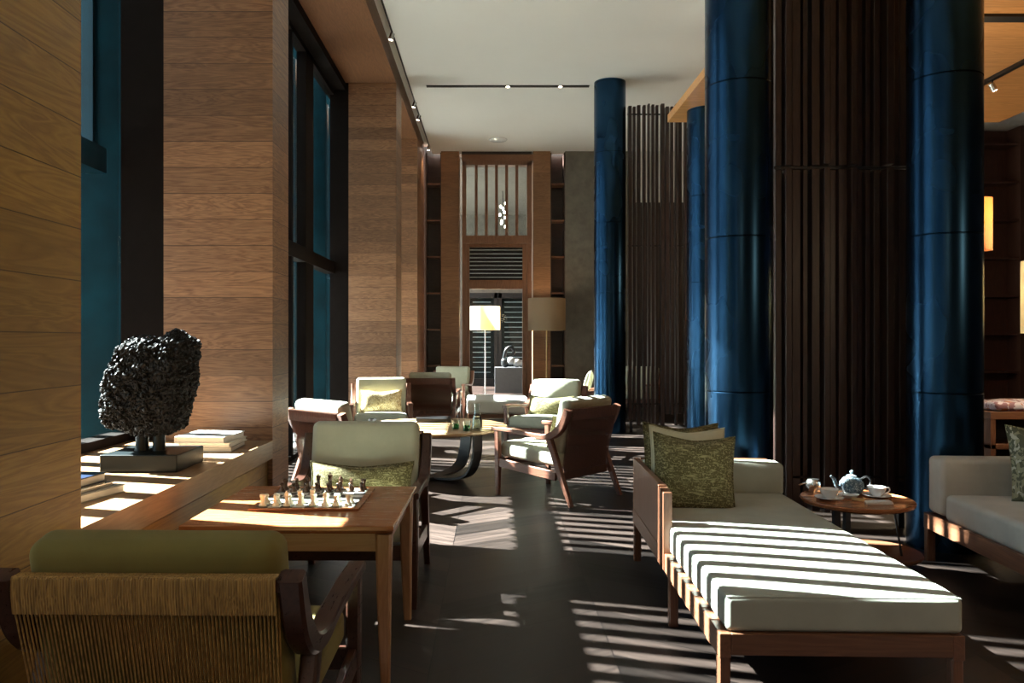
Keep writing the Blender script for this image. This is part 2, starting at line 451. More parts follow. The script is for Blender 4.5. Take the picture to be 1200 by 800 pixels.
# far wall with door opening (X -.59 .. .755), niches built separately
fw = MB()
fw.box(-2.4, YF + .35, 0, -1.26, YF + .5, 5.2); fw.box(-1.26, YF + .35, 0, -.985, YF + .5, 5.2)
fw.box(1.117, YF + .35, 0, 1.4, YF + .5, 5.2)
fw.box(-.59, YF, 4.86, .755, YF + .5, 5.2)
struct(fw, 'wall_far', M['dark'])
struct(MB().box(-.985, YF - .02, 0, -.64, YF + .5, ZC), 'wall_far', M['pilaster'])
struct(MB().box(.755 + .03, YF - .02, 0, 1.117, YF + .5, ZC), 'wall_far', M['pilaster'])
struct(MB().box(1.4, YF - .02, 0, 2.7, YF + .5, ZC), 'wall_far', M['concrete'])
struct(MB().box(2.7, YF, 0, XR, YF + .5, 3.94), 'wall_far', M['dark'])
struct(MB().box(2.7, YF, 3.94, XR, YF + .5, ZC), 'wall_far', M['white_wall'])
# lower wooden ceiling island on the right, white upstand
struct(MB().box(2.12, -1.0, 3.93, 6.13, 9.5, 4.02), 'ceiling', M['island_wood'])
struct(MB().box(2.62, -1.0, 4.02, 5.7, 8.9, ZC), 'ceiling', M['ceiling'])
struct(MB().box(2.3, 6.33, 3.905, 6.0, 6.45, 3.93), 'trim_4', M['black'])
# window bench in the first bay
b = MB(); b.box(XG, 2.5, .594, XW, 4.68, .70)
struct(b, 'window_sill', M['sill'])
struct(MB().box(XG, 2.5, 0, XW - .03, 4.68, .575), 'wall_left', M['gold_oak'])

# ------------------------------------------------------------------ windows with vertical sunshade fins
def window(n, y0, y1, z0, mull, fins, transom=True, zt=(2.20, 2.36), tx_=(-.06, .07)):
    w = empty('window_%d' % n, (XG, (y0 + y1) / 2, z0), 0, kind='structure')
    cy = (y0 + y1) / 2
    fr = MB()
    for (a, b_) in mull: fr.box(-.05, a - cy, 0, .06, b_ - cy, 4.70 - z0)
    fr.box(-.05, y0 - cy, 4.64 - z0, .06, y1 - cy, 4.70 - z0); fr.box(-.05, y0 - cy, 0, .06, y1 - cy, .05)
    if transom and tx_[1] < 0: MB().box(tx_[0], y0 - cy, zt[0] - z0, tx_[1], y1 - cy, zt[1] - z0).build('outer_transom', M['fin'], w)
    elif transom: fr.box(tx_[0], y0 - cy, zt[0] - z0, tx_[1], y1 - cy, zt[1] - z0)
    fr.build('window_frame', M['jamb'], w)
    MB().box(-.006, y0 - cy, .05, .006, y1 - cy, 4.64 - z0).build('glass_pane', M['window_glass'], w)
    fb = MB()
    for (a, b_, zz0, zz1, per, th, dp) in fins:
        k = 0
        while a + k * per < b_:
            y = a + k * per - cy; fb.box(-.30 - dp, y, zz0 - z0, -.30, y + th, zz1 - z0); k += 1
        fb.box(-.30 - dp * .6, a - cy, zz1 - z0, -.30 - dp * .4, b_ - cy, zz1 - z0 + .04)
    if fins: fb.build('sunshade_fins', M['fin'], w)
    return w
window(1, 2.5, 4.68, .70, [(3.55, 3.62)], [(2.4, 4.75, 2.5, 4.9, .16, .065, .1), (2.4, 4.75, .7, 2.5, .30, .10, .06)], True, (2.29, 2.44), (-.2, -.08))
window(2, 5.04, 10.7, 0.0, [(5.04, 5.5), (6.75, 6.85), (9.1, 9.48), (8.45, 8.52)],
       [(4.95, 10.8, 2.48, 4.9, .17, .06, .1), (7.6, 9.1, .0, 2.48, .17, .06, .1)])
window(3, 11.3, 13.7, 0.0, [(12.4, 12.5)], [(11.2, 13.8, 2.27, 4.9, .2, .06, .1)])
window(4, -3.6, 1.95, .5, [(-.9, -.8)], [(-3.6, 2.1, .5, 4.9, .145, .05, .1)])
struct(MB().box(XG - .1, -3.6, 0, XW - .6, 1.95, .5), 'wall_left', M['gold_oak'])
# terrace outside and the facade across it
struct(MB().box(-30, -8, -.2, -2.4, 60, -.12), 'terrace_ground', M['ground'])
fc = MB(); fc.box(-30, 40, -.1, -4, 42, 26)
for i in range(18): fc.box(-30, 39.8, i * 1.4, -4, 40, i * 1.4 + .12)
struct(fc, 'facade_across', M['facade'])
for y_ in (2.25, 5.0, 11.05, 13.95):
    struct(MB().box(-3.4, y_ - .02, 0, -2.34, y_ + .02, 6.5, .004), 'facade_glass_fin', M['glass_fin'])

# ------------------------------------------------------------------ vestibule behind the far opening
v = MB(); v.box(1.9, YF + .5, 0, 2.0, 22.6, 5.0); struct(v, 'wall_vestibule', M['concrete'])
v = MB(); v.box(-2.4, YF + .5, 4.9, 2.0, 23, 5.0); struct(v, 'ceiling_vestibule', M['concrete'])
v = MB(); v.box(-2.4, 22.6, 2.65, 2.0, 22.8, 5.0); v.box(-2.4, 22.6, 0, -.75, 22.8, 2.65); v.box(1.05, 22.6, 0, 2.0, 22.8, 2.65)
struct(v, 'wall_vestibule', M['concrete'])
for (x0, x1, z0, z1) in ((-.5, .15, 3.2, 3.95), (.35, 1.25, 3.0, 4.2)):
    struct(MB().box(x0, 22.55, z0, x1, 22.6, z1), 'trim_5', M['white_wall'])
d = empty('door_1', (.15, 22.6, 0), 0, kind='structure')
fr = MB()
for x in (-.9, -.1, .02, .82): fr.box(x, 0, 0, x + .1, .08, 2.65)
fr.box(-.9, 0, 2.5, .92, .08, 2.65); fr.box(-.9, 0, 0, .92, .08, .18)
fr.build('door_frame', M['black'], d)
MB().box(-.9, .04, .1, .92, .05, 2.6).build('glass_pane', M['window_glass'], d)
bl = MB()
for k in range(15):
    for (x0, x1) in ((-.72, -.2), (.2, .75)): bl.box(x0, .12, .35 + k * .145, x1, .15, .37 + k * .145)
bl.build('blind_slats', M['blind_slat'], d)
struct(MB().box(-2.4, 23.0, 0, 2.2, 23.1, 5), 'wall_vestibule', M['black'])

# ornate opening frame: slatted transom window, louvre, rail
d = empty('door_2', (.08, YF, 0), 0, kind='structure')
fr = MB()
fr.box(-.66, -.03, 0, -.585, .2, 4.72); fr.box(.585, -.03, 0, .675, .2, 4.72)
fr.box(-.66, -.03, 4.66, .675, .2, 4.74); fr.box(-.66, -.05, 3.15, .675, .22, 3.30)
fr.build('door_frame', M['frame_wood'], d)
sl = MB()
for k in range(1, 6):
    x = -.585 + 1.17 * k / 6; sl.box(x - .028, 0, 3.3, x + .028, .06, 4.66)
sl.build('transom_bars', M['frame_wood'], d)
MB().box(-.585, .1, 3.3, .585, .11, 4.66).build('glass_pane', M['window_glass'], d)
fr = MB(); fr.box(-.585, 0, 0, -.52, .12, 3.15); fr.box(.5, 0, 0, .585, .12, 3.15); fr.box(-.52, 0, 3.08, .5, .12, 3.15)
fr.box(-.52, 0, 2.28, .5, .14, 2.45); fr.build('inner_frame', M['frame_wood'], d)
lo = MB()
for k in range(8): lo.box(-.52, .02, 2.5 + k * .075, .5, .07, 2.512 + k * .075)
lo.build('louvre_slats', M['blind_slat'], d)
MB().box(-.52, .10, 2.45, .5, .11, 3.08).build('louvre_back_panel', M['black'], d)
struct(MB().box(-.59, YF - .02, 4.74, .785, YF + .5, 4.86), 'trim_6', M['soffit_wood'])

# tall niches with shelves left and right of the opening
def niche(x0, x1, label):
    r = empty('shelving_niche', ((x0 + x1) / 2, YF, 0), 0, label, 'shelves', 'shelving niches beside the doorway')
    w = (x1 - x0) / 2
    m = MB(); m.box(-w, 0, 0, -w + .02, .34, ZC - .02); m.box(w - .02, 0, 0, w, .34, ZC - .02); m.box(-w + .02, .32, 0, w - .02, .34, ZC - .02)
    m.build('carcass', M['shelf_dark'], r)
    for k in range(6): MB().box(-w + .02, .0, .78 + k * .70, w - .02, .32, .81 + k * .70).build('shelf', M['walnutx'], r)
niche(-1.28, -.985, 'tall dark shelving niche left of the far doorway')
niche(1.117, 1.4, 'tall dark shelving niche right of the far doorway')

# bookcase far right
r = empty('bookcase', (7.3, 13.2, 0), 0, 'tall dark mahogany bookcase wall at far right behind the lamps', 'bookcase')
m = MB(); m.box(-2.7, .35, 0, 2.7, .4, 4.9)
for k in range(6): m.box(-2.7 + k * 1.07, 0, 0, -2.62 + k * 1.07, .35, 4.9)
m.build('carcass', M['shelf_red'], r)
for k in range(8): MB().box(-2.62, .03, .1 + k * .64, 2.65, .35, .135 + k * .64).build('shelf', M['shelf_red'], r)

# ------------------------------------------------------------------ steel columns
def column(x, y, r0, z1, label):
    m = MB(); m.lathe([(r0, 0), (r0, .965), (r0 - .003, .968), (r0 - .003, .972), (r0, .975), (r0, 1.945), (r0 - .003, 1.948), (r0 - .003, 1.952), (r0, 1.955),
                       (r0, 2.925), (r0 - .003, 2.928), (r0 - .003, 2.932), (r0, 2.935), (r0, z1)], 64)
    o = m.build('steel_column', M['steel'], None, True); o.location = (x, y, 0)
    return tag(o, label, 'column', 'round blue steel columns')
column(1.6, 5.1, .213, ZC, 'large blue-black steel column directly behind the daybed')
column(2.86, 4.97, .215, 3.93, 'blue-black steel column at the right behind the grey sofa')
column(1.655, 11.06, .222, ZC, 'distant dark steel column standing left of the far slatted screen')
column(2.46, 9.02, .22, 3.93, 'steel column half hidden behind the large column, beside far screen')

# ------------------------------------------------------------------ slatted screens
def screen(x0, x1, y, z0, z1, n, label, seed, rails, splits, wid=(.42, .6, .75), back=False):
    rnd = random.Random(seed)
    r = empty('slatted_screen', ((x0 + x1) / 2, y, 0), 0, label, 'screen')
    w = (x1 - x0); p = w / n
    for k in range(n):
        x = -w / 2 + p * (k + .5); wd = p * rnd.choice(wid); dy = rnd.choice((-.04, 0, .03)); dz = rnd.choice((0, -.04, -.02))
        for (a, b_) in splits(dz):
            MB().box(x - wd / 2, dy - .045, a, x + wd / 2, dy + .045, b_, .006).build('slat', M['slat'], r)
        if back:
            for (a, b_) in splits(dz): MB().box(x + p * .2, .09, a, x + p * .85, .16, b_, .006).build('slat', M['slat'], r)
    for z in rails: MB().box(-w / 2, -.015, z - .008, w / 2, .015, z + .008).build('cross_rail', M['black'], r)
    for x in (-w / 2 + .05, w / 2 - .05): MB().box(x - .02, -.02, 0, x + .02, .02, z0 + .2).build('foot_post', M['black'], r)
    return r
yn = 5.45
def zsc(py, Y): return 1.3 + (398 - py) / F * Y
s1 = zsc(197, yn)
screen(1.95, 2.88, yn, .12, 3.92, 15, 'large dark walnut slatted screen between the two near steel columns', 3,
       (s1, .35), lambda dz: ((.12, s1 - .012), (s1 + .012, 3.92)), (.55, .7, .85, .95), True)
s2 = zsc(290, 11.05)
screen(1.90, 2.80, 11.05, .1, 4.62, 14, 'distant dark slatted screen right of the far column', 5,
       (4.47, 2.62, .4), lambda dz: ((.1 - dz * 4, 4.60 + dz),))

# ------------------------------------------------------------------ lounge chair with cord back
def make_chair(name, frame, frame2, cord, cush, fine=True):
    root = empty(name)
    for s in (-1, 1):
        x = .335 * s
        m = MB(); m.band([(x, .36, 0), (x, .36, .3), (x, .365, .538)], [.032, .045, .045], [.034, .05, .05]); m.build('leg', frame, root)
        m = MB(); m.band([(x, -.41, 0), (x, -.30, .25), (x, -.19, .52)], [.034, .042, .045], [.034, .05, .055]); m.build('leg', frame, root)
        p = bez([(x, .415, .553), (x, .25, .552), (x, .03, .54), (x, -.12, .525), (x, -.225, .545), (x, -.30, .60), (x, -.345, .67), (x, -.38, .757)], 6)
        n = len(p)
        th = [.03 + .035 * min(1, max(0, (i / n - .3) / .35)) * (1 if i / n < .75 else max(.55, 1 - (i / n - .75) * 1.8)) for i in range(n)]
        wd = [.058] * n
        MB().band(p, wd, th).build('armrest', frame, root, True)
        MB().band([(x, .36, .275), (x, -.26, .225)], .028, .07).build('side_rail', frame, root)
    m = MB(); m.box(-.32, .345, .235, .32, .375, .305, .004); m.build('front_rail', frame2, root)
    m = MB(); m.box(-.32, -.29, .19, .32, -.262, .25, .004); m.build('rear_rail', frame2, root)
    m = MB(); m.box(-.325, -.395, .722, .325, -.368, .752, .004); m.build('top_rail', frame2, root)
    # cords: outer and inner layer crossing at a slight slant
    m = MB(); N = 66 if fine else 40; rr = .0024 if fine else .0045
    for k in range(N):
        u = -1 + 2 * k / (N - 1)
        xt, xb = .302 * u, .285 * u
        m.tube([(xt, -.372, .758), (xt, -.401, .756), (xt, -.402, .72), (xt * .98 + xb * .02, -.385, .66), ((xt + xb) / 2, -.335, .45), (xb, -.293, .25), (xb, -.291, .19)], rr, 4, False)
        u2 = max(-1, min(1, u + .05)); xb2 = .285 * u2
        m.tube([(xt, -.364, .747), (xt, -.366, .69), ((xt + xb2) / 2, -.316, .45), (xb2, -.262, .22)], rr, 4, False)
    cw = m.build('cord_webbing', cord, root)
    m = MB(); N = 96 if fine else 50; vs = []; fs = []
    prof = [(-.367, .759), (-.399, .759), (-.4045, .753), (-.4045, .722), (-.398, .672)]
    for k in range(N * 2 + 1):
        x = -.303 + .606 * k / (N * 2); o = .0022 if k % 2 else 0
        for (y, z) in prof: vs.append((x, y + o, z - o * .5))
    for k in range(N * 2):
        for j in range(4): a = k * 5 + j; fs.append((a, a + 1, a + 6, a + 5))
    m.add(vs, fs).build('cord_band', cord, cw)
    m = MB(); m.rbox((0, .045, .365), (.615, .66, .125), .04, 4, .018, Matrix.Rotation(math.radians(3), 3, 'X')); m.build('seat_cushion', cush, root, True)
    m = MB(); m.rbox((0, -.268, .615), (.60, .115, .45), .04, 4, 0, Matrix.Rotation(math.radians(13), 3, 'X'), .01)
    m.build('back_cushion', cush, root, True)
    return root
def head(deg): return math.radians(deg - 90)
chA = make_chair('lounge_chair', M['chair_dark'], M['chair_dark'], M['cord'], M['suede_olive'])
chA.location = (-.79, 2.19, 0); chA.rotation_euler.z = head(89)
tag(chA, 'cord-backed lounge chair in the left foreground seen from behind, olive cushion', 'armchair', 'cord-backed lounge chairs')
chH = make_chair('lounge_chair', M['chair_red'], M['chair_red'], M['cord_red'], M['suede'], True)
def put(x, y, deg, label, src=None):
    o = chH if src is None else copy_tree(chH)
    o.location = (x, y, 0); o.rotation_euler.z = head(deg)
    return tag(o, label, 'armchair', 'cord-backed lounge chairs')
put(.54, 6.6, 137, 'reddish wood lounge chair in mid room turned away to the left, right of round table')
chB = make_chair('lounge_chair', M['chair_dark'], M['chair_dark'], M['cord'], M['suede'])
chB.location = (-.715, 4.16, 0); chB.rotation_euler.z = head(-90)
tag(chB, 'sage lounge chair behind the chess table, facing the camera', 'armchair', 'cord-backed lounge chairs')
put(-1.1, 6.25, 48, 'lounge chair by the window just past the large oak pillar, back to camera', 1)
put(-1.32, 9.32, -82, 'lounge chair with tan leaf-print pillow, behind round table at the left', 1)
put(-.86, 11.45, 86, 'lounge chair farther back seen from behind, brown cord back with pale cushion top', 1)
put(-.74, 13.4, -100, 'farthest lounge chair on the left, below the wooden pilaster', 1)
put(.62, 9.0, -117, 'lounge chair facing the round table from behind with sunstriped cushion and olive pillow', 1)
put(1.36, 11.9, 172, 'partly hidden lounge chair beside the distant steel column', 1)
put(2.45, 13.4, -120, 'lounge chair glimpsed through the far slatted screen', 1)

def throw_pillow(name, w, h, t, mat, label, loc, rot, cat='pillow', group=None, n=16):
    m = MB(); vs = []; fs = []; idx = {}
    for sgn in (1, -1):
        for i in range(n + 1):
            for j in range(n + 1):
                u = -1 + 2 * i / n; v_ = -1 + 2 * j / n
                edge = i in (0, n) or j in (0, n)
                if edge and sgn == -1: idx[(i, j, -1)] = idx[(i, j, 1)]; continue
                th = t / 2 * ((1 - abs(u) ** 3.2) * (1 - abs(v_) ** 3.2)) ** .55
                th *= 1 + .12 * noise.noise(Vector((u * 1.5, v_ * 1.5, sgn + w)))
                x = w / 2 * u * (1 - .07 * (1 - v_ * v_)); z = h / 2 * v_ * (1 - .07 * (1 - u * u))
                if v_ > 0: z -= .025 * (1 - abs(u) ** 1.2) * v_
                vs.append((x, sgn * th if not edge else 0, z)); idx[(i, j, sgn)] = len(vs) - 1
        for i in range(n):
            for j in range(n):
                q = [idx[(i, j, sgn)], idx[(i + 1, j, sgn)], idx[(i + 1, j + 1, sgn)], idx[(i, j + 1, sgn)]]
                fs.append(tuple(q))
    m.add(vs, fs)
    r = empty(name, loc, 0, label, cat, group); r.rotation_euler = rot
    m.build('pillow_cover', mat, r, True)
    p = MB(); e = [(i, 0) for i in range(n)] + [(n, j) for j in range(n)] + [(i, n) for i in range(n, 0, -1)] + [(0, j) for j in range(n, -1, -1)]
    p.tube([vs[idx[(a, b_, 1)]] for (a, b_) in e], .005, 5, False); p.build('piping', mat, r, True)
    return r
D = math.radians
def cpillow(cx, cy, deg, w, h, t, mat, label, back=-.16, z=.55, tilt=14):
    a = D(deg); f = Vector((math.cos(a), math.sin(a)))
    p = Vector((cx, cy)) + f * back
    return throw_pillow('lumbar_pillow', w, h, t, mat, label, (p.x, p.y, z), (D(tilt), 0, head(deg)), 'pillow', 'small pillows on the lounge chairs')
cpillow(-.715, 4.16, -90, .57, .22, .11, M['pillow_olive'], 'olive chenille lumbar pillow on the chair behind the chess table', -.125, .525)
cpillow(-1.32, 9.32, -82, .50, .28, .12, M['floral_tan'], 'tan leaf-print pillow on lounge chair at left behind round table', -.13, .565)
cpillow(.62, 9.0, -117, .56, .24, .12, M['pillow_olive'], 'olive pillow on the lounge chair with sunstriped back', -.12, .535)
cpillow(.54, 6.6, 137, .50, .26, .12, M['pillow_olive'], 'small pillow tucked against back of the mid-room chair', -.13, .56)
cpillow(1.36, 11.9, 172, .46, .32, .12, M['pillow_cream'], 'pale pillow poking above chair beside the distant column', -.10, .68)

# ------------------------------------------------------------------ chess table
r = empty('chess_table', (-.762, 3.31, 0), D(-.6), 'square reddish wooden table carrying the chess set in the foreground', 'table')
m = MB()
hw, hd = .40, .395
m.add([(sx * (hw - i), sy * (hd - i), z) for (i, z) in ((.035, .572), (0, .592), (0, .606), (.003, .61)) for (sx, sy) in ((-1, -1), (1, -1), (1, 1), (-1, 1))],
      [(3, 2, 1, 0), (12, 13, 14, 15)] + [(a + k, a + (k + 1) % 4, a + 4 + (k + 1) % 4, a + 4 + k) for a in (0, 4, 8) for k in range(4)])
m.build('table_top', M['table_top'], r)
for (x0, x1, y0, y1) in ((-.33, .33, -.355, -.33), (-.33, .33, .33, .355), (-.36, -.335, -.33, .33), (.335, .36, -.33, .33)):
    MB().box(x0, y0, .505, x1, y1, .572).build('apron', M['table_apron'], r)
for sx in (-1, 1):
    for sy in (-1, 1):
        m = MB(); x = .358 * sx; y = .345 * sy
        m.band([(x + .006 * sx, y + .006 * sy, 0), (x, y, .3), (x, y, .572)], [.034, .05, .062], [.034, .05, .062]); m.build('leg', M['table_leg'], r)

BX, BY, BZ = -.762, 3.385, .61
r = empty('chess_board', (BX, BY, BZ), 0, 'flat chess board with pale and black squares on the reddish table', 'chess board')
m = MB(); m.box(-.223, -.223, 0, .223, .223, .010, .002); m.build('board_frame', M['table_top'], r)
m = MB(); sq = .05
for i in range(8):
    for j in range(8):
        m.cur = (i + j + 1) % 2
        m.box(-.2 + i * sq, -.2 + j * sq, .009, -.2 + (i + 1) * sq, -.2 + (j + 1) * sq, .0115)
m.build('board_squares', [M['sq_white'], M['sq_black']], r)
BZ += .0116
def piece(kind, mat):
    m = MB(); H = {'pawn': .034, 'rook': .040, 'knight': .044, 'bishop': .050, 'queen': .058, 'king': .066}[kind]
    base = [(.0, 0), (.0135, 0), (.0138, .004), (.0125, .006), (.0095, .009), (.0075, .014)]
    if kind == 'pawn': pr = base + [(.005, .021), (.0075, .0225), (.0055, .024), (.0075, .027), (.0078, .030), (.005, .0335), (0, .0345)]
    elif kind == 'rook': pr = base + [(.0075, .028), (.010, .031), (.0105, .040), (.0075, .040), (.0075, .036), (0, .036)]
    elif kind == 'bishop': pr = base + [(.0055, .028), (.0095, .031), (.006, .033), (.0085, .039), (.0075, .044), (.003, .049), (.003, .051), (0, .053)]
    elif kind == 'queen': pr = base + [(.0058, .034), (.010, .038), (.0065, .040), (.0105, .052), (.008, .053), (.003, .055), (.003, .058), (0, .060)]
    elif kind == 'king': pr = base + [(.0062, .037), (.0105, .041), (.007, .043), (.0105, .054), (.0085, .057), (0, .059)]
    else: pr = base + [(.009, .017), (.0085, .020), (0, .021)]
    m.lathe(pr, 16)
    if kind == 'king':
        m.box(-.0015, -.0015, .058, .0015, .0015, .068); m.box(-.004, -.0015, .062, .004, .0015, .065)
    if kind == 'rook': pass
    if kind == 'knight':
        out = [(-.008, .018), (.007, .018), (.0045, .027), (.011, .030), (.0115, .034), (.006, .041), (.002, .044), (-.001, .041), (-.007, .037), (-.009, .028)]
        n = len(out); vs = [(-.0045, y, z) for (y, z) in out] + [(.0045, y, z) for (y, z) in out]
        m.add(vs, [tuple(range(n)), tuple(range(2 * n - 1, n - 1, -1))] + [(k, (k + 1) % n, (k + 1) % n + n, k + n) for k in range(n)])
    return m.build('chess_' + kind, mat, None, True)
order = ['rook', 'knight', 'bishop', 'queen', 'king', 'bishop', 'knight', 'rook']
ordn = ['leftmost', 'second from left', 'third from left', 'fourth from left', 'fourth from right', 'third from right', 'second from right', 'rightmost']
for (mat, cname, rowM, rowP, sgn, where) in ((M['ivory'], 'ivory', 0, 1, 1, 'front'), (M['ebony'], 'dark', 7, 6, -1, 'back')):
    proto = {}
    for i in range(8):
        for (k, row) in ((order[i], rowM), ('pawn', rowP)):
            if k not in proto: proto[k] = o = piece(k, mat)
            else: o = proto[k].copy(); COL.objects.link(o)
            o.scale = (1.15, 1.15, 1.18); o.location = (BX - .175 + i * sq + random.uniform(-.004, .004), BY - .175 + row * sq + random.uniform(-.004, .004), BZ)
            o.rotation_euler.z = 0 if sgn == 1 else PI
            tag(o, '%s chess %s, %s in the %s row of %s pieces' % (cname, k, ordn[i], ('outer' if k != 'pawn' else 'pawn'), cname), 'chess piece', cname + ' chess pieces')

# ------------------------------------------------------------------ charred bark sculpture on the bench
def interp(tab, z):
    for a, b_ in zip(tab, tab[1:]):
        if z <= b_[0]: t = (z - a[0]) / (b_[0] - a[0]); return a[1] + (b_[1] - a[1]) * t
    return tab[-1][1]
sx, sy = -1.60, 3.71
sc_ = empty('bark_sculpture', (sx, sy, .70), 0, 'black charred bark head-shaped sculpture standing on the sunlit window bench', 'sculpture')
m = MB(); m.box(-.175, -.165, 0, .175, .165, .08, .006); m.build('plinth', M['black_stone'], sc_)
for (px_, r_) in ((-.055, .03), (.025, .028)): 
    m = MB(); m.lathe([(r_ * 1.15, .078), (r_, .1), (r_ * .95, .17)], 20, (px_, 0, 0)); m.build('support', M['black_stone'], sc_, True)
bm = bmesh.new(); bmesh.ops.create_icosphere(bm, subdivisions=7, radius=1)
left = [(0, -.18), (.06, -.208), (.2, -.216), (.5, -.205), (.75, -.185), (.9, -.15), (1.0, -.12)]
right = [(0, .14), (.06, .155), (.3, .168), (.5, .18), (.75, .205), (.92, .215), (1.0, .20)]
vco = []
for vtx in bm.verts:
    d_ = vtx.co.normalized(); k = max(abs(d_.x), abs(d_.z), abs(d_.y) * .8); q = d_ * (1 / k) * .45 + d_ * .62
    t = min(1, max(0, (q.z + 1) / 2)); xl, xr = interp(left, t), interp(right, t)
    x = (xl + xr) / 2 + (xr - xl) / 2 * q.x * .98
    top = .455 + .045 * math.exp(-((x - .125) / .07) ** 2) - .035 * math.exp(-((x - .055) / .035) ** 2) + .01 * math.exp(-((x + .06) / .09) ** 2)
    z = .155 + t * top
    y = q.y * (.135 + .02 * math.sin(t * PI))
    vco.append(Vector((x, y, z)))
bm.normal_update()
for vtx, p in zip(bm.verts, vco): vtx.co = p
bm.normal_update()
nn = [v_.normal.copy() for v_ in bm.verts]
for vtx, n_ in zip(bm.verts, nn):
    p = vtx.co.copy(); wv = p + Vector((noise.noise(p * 25), noise.noise(p * 25 + Vector((9, 0, 0))), noise.noise(p * 25 + Vector((0, 9, 0))))) * .012
    ds, ps = noise.voronoi(wv * 60); ds2, _ = noise.voronoi(p * 110)
    h = .013 * (ds[1] - ds[0]) ** .5 + .009 * noise.cell(ps[0] * 7.3) + .003 * (ds2[1] - ds2[0]) + .012 * noise.noise(p * 9)
    vtx.co = p + n_ * (h - .010)
me = bpy.data.meshes.new('bark_body'); bm.to_mesh(me); bm.free(); me.materials.append(M['char'])
o = bpy.data.objects.new('bark_body', me); COL.objects.link(o); o.parent = sc_

def book(loc, rz, w, d, h, cover, label, group, pages=None, title=None):
    r = empty('book', loc, rz, label, 'book', group)
    m = MB(); m.box(-w / 2, -d / 2, 0, w / 2, d / 2, .004); m.box(-w / 2, -d / 2, h - .004, w / 2, d / 2, h); m.box(-w / 2, -d / 2, .004, -w / 2 + .004, d / 2, h - .004)
    m.build('cover', cover, r)
    MB().box(-w / 2 + .005, -d / 2 + .004, .004, w / 2 - .005, d / 2 - .004, h - .004).build('pages', pages or M['paper'], r)
    if title: MB().box(-w * .28, -d * .15, h, w * .25, d * .25, h + .0006).build('cover_print', title, r)
    return r
g1 = 'white books stacked on the bench'
book((-1.53, 4.33, .70), D(4), .26, .30, .028, M['grey_book'], 'pale book at the bottom of the white stack beyond the sculpture', g1)
book((-1.535, 4.33, .728), D(1), .27, .31, .022, M['paper'], 'white book in the middle of stack beyond the sculpture', g1)
book((-1.55, 4.32, .750), D(-3), .27, .30, .034, M['paper'], 'white book with small dark cover print, topmost of stack beyond sculpture', g1, None, M['grey_book'])
g2 = 'dark books stacked on the bench'
book((-1.64, 2.95, .70), D(-14), .30, .38, .032, M['grey_book'], 'grey book at the bottom of the stack beside the near pillar', g2)
book((-1.65, 2.93, .732), D(-12), .28, .34, .016, M['silver'], 'thin silvery book in the middle of stack beside near pillar', g2)
book((-1.68, 2.93, .748), D(-8), .29, .34, .034, M['navy'], 'navy book with white cover print, topmost beside the near pillar', g2, None, M['paper'])

# ------------------------------------------------------------------ round coffee table
cx, cy = -.56, 7.35
r = empty('coffee_table', (cx, cy, 0), D(20), 'large round wooden coffee table with dark crossed band legs in mid room', 'table')
m = MB(); m.lathe([(0, .462), (.66, .462), (.70, .48), (.70, .496), (.695, .50), (0, .50)], 64); m.build('table_top', M['light_wood'], r, True)
for k in range(2):
    m = MB(); a = D(35 + 90 * k); dx, dy = math.cos(a), math.sin(a)
    pts = bez([(-.52 * dx, -.52 * dy, .46), (-.51 * dx, -.51 * dy, .25), (-.42 * dx, -.42 * dy, .08), (-.2 * dx, -.2 * dy, .025 + .0 * k), (.2 * dx, .2 * dy, .025), (.42 * dx, .42 * dy, .08), (.51 * dx, .51 * dy, .25), (.52 * dx, .52 * dy, .46)], 6)
    m.band(pts, .13, .022, (-dy, dx, 0)); m.build('band_leg', M['black'], r, True)
def tumbler(x, y, z, label):
    r = empty('tumbler', (x, y, z), 0, label, 'glass', 'green tumblers on the coffee table')
    m = MB(); m.lathe([(0, .0), (.03, 0), (.038, .09), (.036, .09), (.029, .006), (0, .006)], 24); m.build('glass_body', M['drink_glass'], r, True)
    m = MB(); m.lathe([(0, .007), (.028, .007), (.033, .05), (0, .05)], 24); m.build('drink', M['green_glass'], r, True)
x, y = W(534, 503, .5); tumbler(x, y, .5, 'left one of two small green tumblers on round table')
x, y = W(547, 505, .5); tumbler(x, y, .5, 'right one of two small green tumblers, next to the carafe')
x, y = W(559, 504, .5)
r = empty('carafe', (x, y, .5), 0, 'tall clear glass water carafe on the round coffee table', 'carafe')
m = MB(); m.lathe([(0, 0), (.042, 0), (.048, .02), (.046, .09), (.026, .15), (.022, .19), (.03, .235), (.028, .235), (.02, .19), (.024, .15), (.043, .09), (.045, .022), (0, .008)], 28); m.build('glass_body', M['drink_glass'], r, True)
m = MB(); m.lathe([(0, .009), (.044, .02), (.043, .085), (.03, .12), (0, .12)], 28); m.build('water', M['drink_glass'], r, True)
def magazine(x, y, z, rz, w, d, h, mat, label):
    r = empty('magazine', (x, y, z), rz, label, 'magazine', 'magazines on the coffee table')
    m = MB(); m.box(-w / 2, -d / 2, 0, w / 2, d / 2, h, .0015); m.build('magazine_body', mat, r)
magazine(-.86, 7.0, .5, D(8), .30, .36, .012, M['paper'], 'white magazine lying on the near left part of round table')
magazine(-.93, 7.45, .5, D(-12), .34, .40, .014, M['paper'], 'large pale magazine on the far left part of round table')
r = empty('book', (-.58, 7.72, .5), D(5), 'thick dark book on the middle of the round coffee table', 'book')
MB().box(-.17, -.12, 0, .17, .12, .035, .003).build('cover', M['black'], r)
o = MB().lathe([(0, 0), (.028, 0), (.034, .09), (.031, .09), (.026, .01), (0, .01)], 20).build('candle_holder', M['black'], None, True)
o.location = (-1.08, 7.05, .5); tag(o, 'small dark candle cup near the left edge of the round table', 'candle holder')

